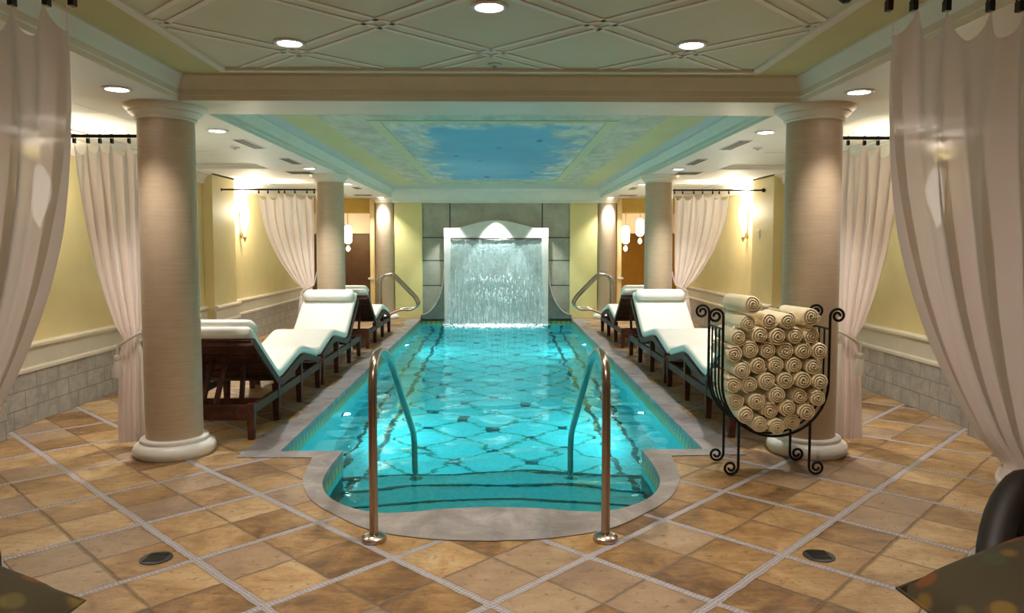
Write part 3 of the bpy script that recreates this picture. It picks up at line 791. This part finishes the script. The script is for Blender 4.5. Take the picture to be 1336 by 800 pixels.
# ------------------------------------------------------------------ loungers (head at local y=0, foot at +y; pool side = local +x)
def lounger():
    t = thing('sun_lounger', 'x', 'sun lounger')
    base = [(0, .10, .755), (0, .72, .345), (0, .80, .325), (0, .92, .335), (0, 1.42, .425), (0, 1.56, .43), (0, 2.10, .315)]
    path = []
    P = arc_path(base, .09, 5)
    # resample
    L = [0]
    for a, b in zip(P, P[1:]): L.append(L[-1]+(b-a).length)
    def at(s):
        s = max(0, min(L[-1], s))
        for i in range(len(P)-1):
            if L[i+1] >= s: return P[i].lerp(P[i+1], (s-L[i])/(L[i+1]-L[i]+1e-9))
        return P[-1].copy()
    NN = 64; S = [L[-1]*i/(NN-1) for i in range(NN)]
    C = [at(s) for s in S]
    def nrm(i):
        d = (C[min(i+1, NN-1)]-C[max(i-1, 0)]).normalized(); return Vector((0, -d.z, d.y))
    hw, th, r = .335, .085, .032
    rings = []
    def ring(c, nv, k=1.0, w=1.0):
        pts = []
        for (cx, cn, a0) in ((hw-r, th-r, 0), (-(hw-r), th-r, PI/2), (-(hw-r), r, PI), (hw-r, r, 1.5*PI)):
            for q in range(5):
                a = a0 + PI/2*q/4
                xx = (cx + r*math.cos(a))*w; nn = th/2 + ((cn + r*math.sin(a)) - th/2)*k
                pts.append((xx, c.y + nv.y*nn, c.z + nv.z*nn))
        return pts
    d0 = (C[0]-C[1]).normalized()
    seq = [(C[0]+d0*.055, nrm(0), .5, .95), (C[0]+d0*.045, nrm(0), .78, .98)]
    rings = [ring(*q) for q in seq] + [ring(C[i], nrm(i)) for i in range(NN)]
    d1 = (C[-1]-C[-2]).normalized(); rings += [ring(C[-1]+d1*.012, nrm(NN-1), .85, .985), ring(C[-1]+d1*.022, nrm(NN-1), .55, .96)]
    mat_ = MB().loft(rings).build('mattress', M['mattress'], t, smooth=60)
    # welted seams across the mattress
    for s in (.20, L[-1]*.62):
        i = min(range(NN), key=lambda q: abs(S[q]-s)); c = C[i] + nrm(i)*(th-.001)
        MB().tube([(-hw+.02, c.y, c.z), (hw-.02, c.y, c.z)], .005, 6).build('piping', M['mattress'], mat_)
    # bolster
    i = 3; c = C[0] + (C[1]-C[0]).normalized()*.085 + nrm(i)*(th+.045); nv = nrm(i); dv = Vector((0, nv.z, -nv.y))
    br = []
    for k in range(17):
        u = -1+2*k/16; x = hw*.985*u; sc_ = (1-abs(u)**14)**.5 if abs(u) < 1 else .05
        sc_ = max(.25, sc_)
        br.append([(x, c.y + (dv.y*math.cos(a)*.095 + nv.y*math.sin(a)*.06)*sc_, c.z + (dv.z*math.cos(a)*.095 + nv.z*math.sin(a)*.06)*sc_) for a in [2*PI*q/20 for q in range(20)]])
    MB().loft(br).build('bolster', M['mattress'], t, smooth=60)
    # curved side rails
    for sx in (-1, 1):
        x0, x1 = sx*.325, sx*.355
        rr = []
        for i in range(0, NN, 1):
            nv = nrm(i); c = C[i]
            rr.append([(x0, c.y+nv.y*.004, c.z+nv.z*.004), (x1, c.y+nv.y*.004, c.z+nv.z*.004), (x1, c.y-nv.y*.058, c.z-nv.z*.058), (x0, c.y-nv.y*.058, c.z-nv.z*.058)])
        MB().loft(rr).build('side_rail', M['wood'], t, smooth=30, bevel=.004)
        box(min(x0, x1)-.003, max(x0, x1)+.003, .05, 2.12, .195, .262).build('lower_rail', M['wood'], t, bevel=.004)
        for k, y in enumerate((.045, .68, 1.39, 2.10)):
            zt = (.275, .31, .37, .27)[k]
            m_ = MB(); a = .028
            m_.loft([[(sx*.335+dx*q, y+dy*q, z) for dx, dy in ((-a, -a), (a, -a), (a, a), (-a, a))] for q, z in ((.8, 0), (1, .2), (1, zt))])
            m_.build('leg', M['wood'], t, bevel=.004)
    # deck: back panel and slats
    sl = MB()
    dirb = (C[0]-C[14]).normalized()
    for i in range(NN-1):
        if i % 4 == 3: continue
        nv = nrm(i); a, b = C[i], C[i+1]
        q = [(-.325, a), (.325, a), (.325, b), (-.325, b)]
        sl.add([(x, p.y-nv.y*e, p.z-nv.z*e) for e in (.002, .02) for x, p in q], [(0, 1, 2, 3), (7, 6, 5, 4), (0, 4, 5, 1), (1, 5, 6, 2), (2, 6, 7, 3), (3, 7, 4, 0)])
    sl.build('slat_deck', M['wood'], t, smooth=0)
    MB().beam((-.325, .125, .715), (.325, .125, .715), .05, .07, (0, .55, .83)).build('head_rail', M['wood'], t, bevel=.004)
    MB().box(-.32, .32, .02, .07, .15, .262).build('cross_rail', M['wood'], t, bevel=.004)
    MB().box(-.32, .32, 2.08, 2.12, .195, .262).build('cross_rail', M['wood'], t, bevel=.004)
    MB().box(-.32, .32, .33, .37, .20, .25).build('cross_rail', M['wood'], t, bevel=.004)
    for sx in (-1, 1):
        MB().beam((sx*.16, .35, .24), (sx*.16, .42, .53), .03, .045, (0, 1, 0)).build('back_prop', M['wood'], t, bevel=.003)
        MB().beam((sx*.05, .10, .25), (sx*.05, .34, .57), .03, .045, (0, 1, 0)).build('back_prop', M['wood'], t, bevel=.003)
    return t
L0 = lounger()
spots = []
for sx in (-1, 1):
    w = sideword[sx]
    spots += [(sx*2.145, 5.49, 0, ('nearest white cushioned lounger %s, ' % w) + ('half hidden' if sx > 0 else 'seen from behind')),
              (sx*2.145, 9.86, PI, 'middle white cushioned lounger %s, facing the viewer' % w),
              (sx*2.145, 10.44, 0, 'farthest white cushioned lounger %s, beyond the second column' % w)]
for i, (x, y, rz, l) in enumerate(spots):
    o = L0 if i == 0 else copy_tree(L0)
    o.location = (x, y, 0); o.rotation_euler = (0, 0, rz); tag(o, l, 'sun lounger', 'white cushioned sun loungers beside the pool')

# ------------------------------------------------------------------ towel rack and rolled towels
RX, RY = 1.775, 4.58
rk = thing('towel_rack', 'black wrought iron U-shaped towel rack with scrolled ends and feet', 'towel rack', (RX, RY, 0))
UR, UB = .335, .255
def spiral(cx, cz, r0, r1, a0, turns, n=28):
    return [(cx + (r0+(r1-r0)*k/n)*math.cos(a0+2*PI*turns*k/n), cz + (r0+(r1-r0)*k/n)*math.sin(a0+2*PI*turns*k/n)) for k in range(n+1)]
def uframe(y, ztop=1.02, scroll=True, rad=.0085):
    pts = []
    if scroll: 
        s = spiral(-UR-.048, ztop-.005, .048, .012, 0, 1.55); pts += s[::-1]
    else: pts += [(-UR, ztop)]
    cz = UB+UR
    pts += [(-UR, ztop-(ztop-cz)*k/6) for k in range(1, 6)]
    pts += [(UR*math.cos(a), cz+UR*math.sin(a)) for a in [PI+PI*k/24 for k in range(25)]]
    pts += [(UR, cz+(ztop-cz)*k/6) for k in range(1, 6)]
    if scroll: pts += spiral(UR+.048, ztop-.005, .048, .012, PI, -1.55)
    else: pts += [(UR, ztop)]
    return MB().tube([(x, y, z) for x, z in pts], rad, 10)
DY = .31
uframe(0).build('front_frame', M['iron'], rk); uframe(DY).build('back_frame', M['iron'], rk)
for k in (1, 2, 3): uframe(DY*k/4, .93, False, .006).build('rib', M['iron'], rk)
for sx in (-1, 1):
    MB().tube([(sx*UR, -.0, .93), (sx*UR, DY, .93)], .007, 8).build('top_bar', M['iron'], rk)
    for y in (0, DY):
        xl = .225; zl = UB+UR-math.sqrt(UR*UR-xl*xl)
        pts = [(sx*xl, zl+.01), (sx*xl, .22), (sx*xl, .14), (sx*xl, .055)] + [(sx*(xl+.055) - sx*a, b) for a, b in [(-(p[0]), p[1]) for p in []]]
        sp_ = spiral(0, 0, .048, .012, PI, 1.5)
        pts += [(sx*(xl+.048+p[0]) if True else 0, .056+p[1]) for p in sp_]
        # scrolls turn outwards on the floor
        MB().tube([(a, y, b) for a, b in pts], .0085, 10).build('leg', M['iron'], rk)
    
def roll_mesh(seed, r=.0565, L=.345):
    R = random.Random(seed); turns = 3.0+R.random()*.4; n = 84; th = .0105
    g0 = .010
    a0 = R.uniform(0, 2*PI)
    outer_ = []; inner_ = []
    for k in range(n+1):
        t = k/n; a = a0 + 2*PI*turns*t; rr = g0 + (r-g0)*t + .0012*math.sin(3*a+seed)
        outer_.append((rr*math.cos(a), rr*math.sin(a))); ri_ = max(.003, rr-th); inner_.append((ri_*math.cos(a), ri_*math.sin(a)))
    sec = outer_ + inner_[::-1]; N = len(sec)
    mb = MB(); mid = [((o[0]+i[0])/2, (o[1]+i[1])/2) for o, i in zip(outer_, inner_)]; midsec = mid + mid[::-1]
    def ringat(y, k): return [(m_[0]+(s_[0]-m_[0])*k, y - .016*(1-min(1, math.hypot(*s_)/r)), m_[1]+(s_[1]-m_[1])*k) for s_, m_ in zip(sec, midsec)]
    rings = [ringat(-.004, .35), ringat(-.001, .8), ringat(.004, 1), ringat(L-.004, 1), ringat(L, .6)]
    mb.loft(rings, caps=False)
    # cap strips between outer and inner edges at both ends
    for base in (0, 4*N):
        mb.f += [(base+k, base+k+1, base+N-2-k, base+N-1-k) for k in range(n)]
    return mb
protos = [roll_mesh(s).build('rolled_towel', M['towel'], smooth=70) for s in (1, 2, 3, 4)]
rowz, cz = [], UB+UR
R = random.Random(11); used = [False]*4
names = ['bottom', 'second', 'third', 'fourth', 'fifth', 'sixth', 'seventh', 'eighth']; ordw = ['first', 'second', 'third', 'fourth', 'fifth', 'sixth']
rr = .0555; pitch = .108
# the rolls settle into the U: discs relaxed under gravity
P_ = []
for row, cnt in enumerate((3, 4, 5, 6, 5, 6, 5, 3)):
    for k in range(cnt): P_.append([(k-(cnt-1)/2)*.108 + R.uniform(-.01, .01), UB+.10+row*.10, rr*R.uniform(.95, 1.04)])
for it in range(500):
    for q in P_: q[1] -= .0012
    for sub in range(4):
        for i in range(len(P_)):
            for j in range(i):
                ax, az, ar = P_[i]; bx_, bz, br_ = P_[j]; dx, dz = ax-bx_, az-bz; d = math.hypot(dx, dz) or 1e-6; o_ = (ar+br_)*.985-d
                if o_ > 0:
                    dx, dz = dx/d*o_*.5, dz/d*o_*.5; P_[i][0] += dx; P_[i][1] += dz; P_[j][0] -= dx; P_[j][1] -= dz
        for q in P_:
            lim = UR-.009-q[2]
            if q[1] > cz: q[0] = max(-lim, min(lim, q[0]))
            else:
                d = math.hypot(q[0], q[1]-cz)
                if d > lim: q[0] *= lim/d; q[1] = cz + (q[1]-cz)*lim/d
rows = []
for q in sorted(P_, key=lambda q: q[1]):
    if rows and q[1] - sum(a[1] for a in rows[-1])/len(rows[-1]) < .062 and len(rows[-1]) < 6: rows[-1].append(q)
    else: rows.append([q])
topz = max(q[1] for q in P_)
names = ['bottom', 'second', 'third', 'fourth', 'fifth', 'sixth', 'seventh', 'eighth', 'ninth', 'tenth', 'eleventh', 'twelfth']
for row, rq in enumerate(rows):
    for k, (x, z, rad) in enumerate(sorted(rq)):
        q = R.randrange(4)
        if not used[q]: o = protos[q]; used[q] = True
        else:
            o = protos[q].copy(); COL.objects.link(o)
        o.location = (RX+x, RY-.005+R.uniform(-.022, .004), z); o.scale = (rad/.0543, 1, rad/.0543); o.rotation_euler = (0, R.uniform(0, 6.28), R.uniform(-.03, .03))
        tag(o, 'rolled cream towel, %s from the pool end in the rack\'s %s row%s' % (ordw[k], names[row], ' up' if row else ''), 'towel', 'rolled towels in the iron rack')
for x, y, rz, l in ((-.165, -.03, .12, 'rolled towel lying loose on top of the heap, nearer the pool'), (.20, -.03, .10, 'rolled towel lying loose on top of the heap, nearer the column')):
    o = protos[1].copy(); COL.objects.link(o); o.location = (RX+x, RY+y, max([q[1] + math.sqrt(max(0, .0148-(q[0]-x)**2)) for q in P_ if abs(q[0]-x) < .11]) + .002); o.rotation_euler = (.05, 2.0, rz); o.scale = (1.12, 1.05, 1.12)
    tag(o, l, 'towel', 'rolled towels in the iron rack')

# ------------------------------------------------------------------ curtains
def rod(x0, x1, y, z, label, fin):
    r = thing('curtain_rod', label, 'curtain rod', (0, y, z), 'dark curtain rods')
    MB().tube([(x0, 0, 0), (x1, 0, 0)], .0115, 12).build('rod_bar', M['bronze_rod'], r)
    for x in fin:
        s = 1 if x == max(x0, x1) else -1
        MB().lathe([(0, 0), (.012, 0), (.016, .008), (.028, .02), (.03, .035), (.02, .05), (.01, .058), (0, .06)], 16).build('finial', M['bronze_rod'], r, loc=(x-s*.01, 0, 0)).rotation_euler = (0, s*PI/2, 0)
    return r
def curtain(name_label, y, zrod, xa, xb, xt0, xt1, zt, xbot0, xbot1, clips, folds, seed, tie_to, tassel_side, group, amp=.035, e=2.3):
    """xa: leading (swept) edge, xb: edge by the support, tie between xt0 and xt1 at zt"""
    R = random.Random(seed)
    c = thing('curtain', name_label, 'curtain', (0, 0, 0), group)
    zc = zrod - .045
    cs = [0, .105, .245, .43, .555, .70, .85, 1] if clips == 8 else [0] + sorted((k + R.uniform(-.22, .22))/(clips-1) for k in range(1, clips-1)) + [1]
    I, J = 150, 70; vs = []
    ph = R.uniform(0, 6)
    J1 = int(J*.66)
    for j in range(J+1):
        for i in range(I+1):
            s = i/I
            k = max(q for q in range(len(cs)) if cs[q] <= s+1e-9); k = min(k, len(cs)-2)
            f = (s-cs[k])/(cs[k+1]-cs[k]); gap = abs((cs[k+1]-cs[k])*(xb-xa))
            sag = min(.092, .9*gap)*(1-abs(2*f-1)**2.6)
            ztop = zc - sag
            fold = math.sin(2*PI*folds*s+ph) + .45*math.sin(2*PI*folds*1.73*s+ph*2) + .3*math.sin(2*PI*folds*.5*s+1)
            clipd = -math.cos(2*PI*(k+f))
            if j <= J1:
                t = j/J1; z = ztop + (zt-ztop)*t
                g = t**e; w = (1-abs(2*s-1)**1.5)
                x = (xa+(xb-xa)*s)*(1-g) + (xt0+(xt1-xt0)*s)*g
                a = amp*(.35+.9*min(1, t*2.2))*(1-.45*g)
                yy = fold*a*.62 + clipd*.018*max(0, 1-t*3)
                # cloth at the tie is drawn together
            else:
                t = (j-J1)/(J-J1); z = zt + (.035-zt)*t
                g = 1-(1-t)**2.2
                x = (xt0+(xt1-xt0)*s)*(1-g) + (xbot0+(xbot1-xbot0)*s)*g
                yy = fold*amp*(.34+.35*g)
            if abs(z-zt) < .10:
                q = abs(z-zt)/.10; mx = (xt0+xt1)/2; x = mx + (x-mx)*(.72+.28*q)
            vs.append((x, y+yy, z))
    m = MB().add(vs, [(j*(I+1)+i, j*(I+1)+i+1, (j+1)*(I+1)+i+1, (j+1)*(I+1)+i) for j in range(J) for i in range(I)])
    dr = m.build('drape', M['curtain'], c, smooth=180)
    for s in cs:
        x = xa+(xb-xa)*s
        k = MB(); k.tube([(x, y+.018*math.cos(a), zrod+.018*math.sin(a)-.004) for a in [2*PI*q/14 for q in range(14)]], .003, 6, closed=True)
        k.box(x-.008, x+.008, y-.012, y+.012, zrod-.052, zrod-.02)
        k.build('clip_ring', M['bronze_rod'], c)
    # tieback cord: a loop round the bundle leading up to the support
    mx = (xt0+xt1)/2; hwid = abs(xt1-xt0)/2*.78+.012
    tb = MB(); 
    lp = [(mx+hwid*math.cos(a), y+(amp+.022)*math.sin(a), zt+.05*math.cos(a)*(1 if tie_to[0] > mx else -1)) for a in [2*PI*q/28 for q in range(28)]]
    tb.tube(lp, .011, 8, closed=True)
    sgn = 1 if tie_to[0] > mx else -1
    tb.tube(smooth_path([(mx+sgn*hwid, y, zt+.05), ((mx+sgn*hwid+tie_to[0])/2, y-.0, (zt+.05+tie_to[2])/2-.01), tie_to], 6), .010, 8)
    ti = tb.build('tieback', M['cord'], c)
    tx = mx - sgn*hwid*.8; tz = zt-.05
    ta = MB(); ta.tube([(tx, y-amp-.03, tz+.03), (tx-.005, y-amp-.035, tz-.05)], .008, 8)
    ta.lathe([(0, 0), (.018, -.005), (.024, -.025), (.018, -.045), (.022, -.055), (.034, -.10), (.038, -.16), (.0, -.16)], 14, (tx-.005, y-amp-.037, tz-.05))
    ta.build('tassel', M['cord'], ti)
    return c
ZR = 2.205
for sx in (-1, 1):
    w = sideword[sx]
    # near pair
    rod((1.13 if sx > 0 else -1.235), sx*WX, 2.32, ZR+.02, 'dark curtain rod of the big foreground curtain, '+w, [(1.13 if sx > 0 else -1.235)])
    curtain('big beige sheer foreground curtain swept aside, '+w, 2.32, ZR+.02, sx*1.245, sx*1.98, sx*1.66, sx*1.83, .735, sx*1.62, sx*1.92, 8, 5.5, 21+sx, (sx*1.98, 2.36, 1.05), sx, 'sheer curtains', .06, 2.5)
    # first columns
    rod(sx*2.34, sx*(WX-.12), 5.36, ZR+.02, 'dark curtain rod from the first column to the wall, '+w, [])
    curtain('white sheer curtain tied back beside the first column, '+w, 5.36, ZR+.02, sx*2.95, sx*2.48, sx*2.68, sx*2.52, .78, sx*2.72, sx*2.53, 6, 6, 31+sx, (sx*2.37, 5.31, 1.08), sx, 'sheer curtains', .04, 2.0)
    # second columns
    rod(sx*2.40, sx*(WX-.115), 10.1, ZR, 'dark curtain rod from the second column to the wall, '+w, [sx*(WX-.135)])
    curtain('white sheer curtain tied back beside the second column, '+w, 10.1, ZR, sx*3.17, sx*2.43, sx*2.63, sx*2.45, .87, sx*2.70, sx*2.53, 7, 7, 41+sx, (sx*2.41, 10.1, 1.10), sx, 'sheer curtains', .035, 2.0)

# ------------------------------------------------------------------ wall sconces, switch
for sx, sy, sl in ((-1, 11.2, 'beyond the second curtain rod, '), (1, 11.2, 'beyond the second curtain rod, '), (-1, 6.25, 'behind the first curtains, '), (1, 6.25, 'behind the first curtains, ')):
    s = thing('wall_sconce', 'glowing flame-shaped wall sconce '+sl+sideword[sx], 'wall lamp', (sx*WX, sy, 1.83), 'flame-shaped sconces')
    rings = []
    for k in range(17):
        t = k/16; z = .28 - .52*t; w = .115*math.sin(PI*min(1, .08+t*.95))**.7*(1-.25*t); yo = .035*math.sin(2*PI*t*.9)
        rings.append([(-sx*(.06+.055*math.sin(a)*w/.11 if True else 0), yo+w*math.cos(a), z) for a in [2*PI*q/20 for q in range(20)]])
    MB().loft(rings).build('shade', M['shade'], s, smooth=60)
    lf = MB(); lf.loft([[(-sx*(.06+.03*math.sin(a)*q), -.09+.02*k+.03*math.cos(a)*q, .02-.05*k) for a in [2*PI*j/12 for j in range(12)]] for k, q in enumerate((.15, .8, 1, .8, .2))]).build('leaf', M['shade'], s)
    MB().lathe([(0, 0), (.028, -.01), (.03, -.03), (.014, -.05), (.01, -.075), (0, -.085)], 16, (-sx*.06, .0, -.235)).build('finial', M['gilt'], s)
    box(min(0, -sx*.02), max(0, -sx*.02), -.05, .05, -.25, .12).build('back_plate', M['gilt'], s, bevel=.005)
    lamp('sconce_light', 'POINT', (-sx*.24, 0, .14), (34 if sy > 8 else 13), (1, .87, .68), s, .10)
    ul = lamp('sconce_uplight', 'SPOT', (-sx*.10, 0, .30), (300 if sy > 8 else 50), (1, .93, .82), s, .06, spot_size=math.radians(150), spot_blend=.6); ul.rotation_euler = (PI, 0, 0)
sw = thing('switch_plate', 'ivory switch plate on the yellow pilaster on the towel-rack side', 'switch', (WX-.13, 10.32, 1.62))
box(-.012, 0, -.055, .055, -.06, .06).build('plate', M['switch'], sw, bevel=.003)
for k in (-1, 1): box(-.018, -.010, k*.024-.012, k*.024+.012, -.03, .03).build('rocker', M['white'], sw, bevel=.002)

# ------------------------------------------------------------------ foreground armchairs and pillows
def tub_chair(loc, rz, label):
    c = thing('armchair', label, 'armchair', loc, 'dark tub armchairs', rz)
    # shell: open towards local -x; wraps from angle -115 to 115 around +x
    rings = []
    for k in range(41):
        a = math.radians(-118 + 236*k/40); q = abs(-1+2*k/40)
        h = .80 if q < .62 else .80 - .29*((q-.62)/.38)**1.3
        ri, ro_ = .30, .39
        ca, sa = math.cos(a), math.sin(a)
        rings.append([(ri*ca, ri*sa, .20), (ri*ca, ri*sa, h-.04), ((ri+.02)*ca, (ri+.02)*sa, h-.01), ((ri+ro_)/2*ca, (ri+ro_)/2*sa, h), ((ro_-.02)*ca, (ro_-.02)*sa, h-.01), (ro_*ca, ro_*sa, h-.04), ((ro_+.0)*ca, (ro_)*sa, .10), ((ri+.04)*ca, (ri+.04)*sa, .10)])
    MB().loft(rings).build('shell', M['brown_fabric'], c, smooth=45)
    MB().lathe([(0, .16), (.27, .16), (.298, .19), (.30, .38), (.285, .42), (.25, .44), (0, .45)], 40).build('seat_cushion', M['brown_fabric'], c, smooth=50)
    for a in (45, 135, 225, 315):
        x, y = .27*math.cos(math.radians(a)), .27*math.sin(math.radians(a))
        MB().lathe([(.016, 0), (.026, .17)], 12, (x, y, 0)).build('leg', M['wood'], c)
def pillow(loc, rot, label):
    p = thing('pillow', label, 'pillow', loc, 'floral pillows'); p.rotation_euler = rot
    N = 16; vt = []
    for sgn in (1, -1):
        for j in range(N+1):
            for i in range(N+1):
                u, v = -1+2*i/N, -1+2*j/N
                th = .075*max(0, (1-u**4))**.6*max(0, (1-v**4))**.6
                pin = 1-.07*(1-abs(u*v))*(abs(u)**6+abs(v)**6)*.6
                vt.append((u*.23*pin, v*.23*pin, sgn*th))
    f = []
    M1 = (N+1)*(N+1)
    for j in range(N):
        for i in range(N):
            a = j*(N+1)+i; f += [(a, a+1, a+N+2, a+N+1), (M1+a, M1+a+N+1, M1+a+N+2, M1+a+1)]
    MB().add(vt, f).build('cushion', M['floral'], p, smooth=80)
    e = [(x, y, 0) for x, y in [(-1, -1), (1, -1), (1, 1), (-1, 1)]]
    pts = []
    for k in range(4):
        a, b = e[k], e[(k+1) % 4]
        for q in range(8):
            t = q/8; u = a[0]+(b[0]-a[0])*t; v = a[1]+(b[1]-a[1])*t; pin = 1-.07*(1-abs(u*v))*(abs(u)**6+abs(v)**6)*.6
            pts.append((u*.23*pin, v*.23*pin, 0))
    MB().tube(pts, .006, 6, closed=True).build('piping', M['floral'], p)
tub_chair((1.69, 1.78, 0), math.radians(40), 'dark brown tub armchair under the foreground curtain on the towel-rack side')
pillow((1.38, 1.74, .56), (math.radians(8), math.radians(-14), math.radians(12)), 'floral pillow on the dark armchair on the towel-rack side')
tub_chair((-1.62, 1.76, 0), math.radians(140), 'dark brown tub armchair under the foreground curtain across from the towel rack')
pillow((-1.31, 1.72, .555), (math.radians(8), math.radians(14), math.radians(-12)), 'floral pillow on the dark armchair across from the towel rack')

# ------------------------------------------------------------------ camera, world, colour
Fpx, pitch = 970.0, math.radians(3.6); VPx, VPy = 650.0, 321.0
psi = math.atan((668-VPx)/Fpx*math.cos(pitch))
fw = Vector((math.sin(psi)*math.cos(pitch), math.cos(psi)*math.cos(pitch), -math.sin(pitch)))
rt = Vector((math.cos(psi), -math.sin(psi), 0)); up = rt.cross(fw)
Yv = Vector((0, 1, 0)); PPy = VPy + Fpx*(Yv.dot(up))/(Yv.dot(fw))
cam = bpy.data.cameras.new('camera'); co = bpy.data.objects.new('camera', cam); COL.objects.link(co)
mat = Matrix((rt, up, -fw)).transposed().to_4x4(); mat.translation = (0.04, 0, 1.45); co.matrix_world = mat
cam.sensor_width = 36; cam.sensor_fit = 'HORIZONTAL'; cam.lens = Fpx*36/1336; cam.shift_y = (PPy-400)/1336; cam.clip_start = .05
sc.camera = co
w = bpy.data.worlds.new('world'); sc.world = w; w.use_nodes = True
w.node_tree.nodes['Background'].inputs[0].default_value = (1, .85, .7, 1); w.node_tree.nodes['Background'].inputs[1].default_value = .02
sc.view_settings.view_transform = 'Standard'; sc.view_settings.look = 'None'; sc.view_settings.gamma = 1.0
sc.view_settings.exposure = 0.2; sc.view_settings.use_curve_mapping = False
sc.cycles.use_denoising = True
sc.cycles.sample_clamp_indirect = 6.0
sc.cycles.max_bounces = 12; sc.cycles.diffuse_bounces = 5; sc.cycles.transmission_bounces = 10; sc.cycles.transparent_max_bounces = 12
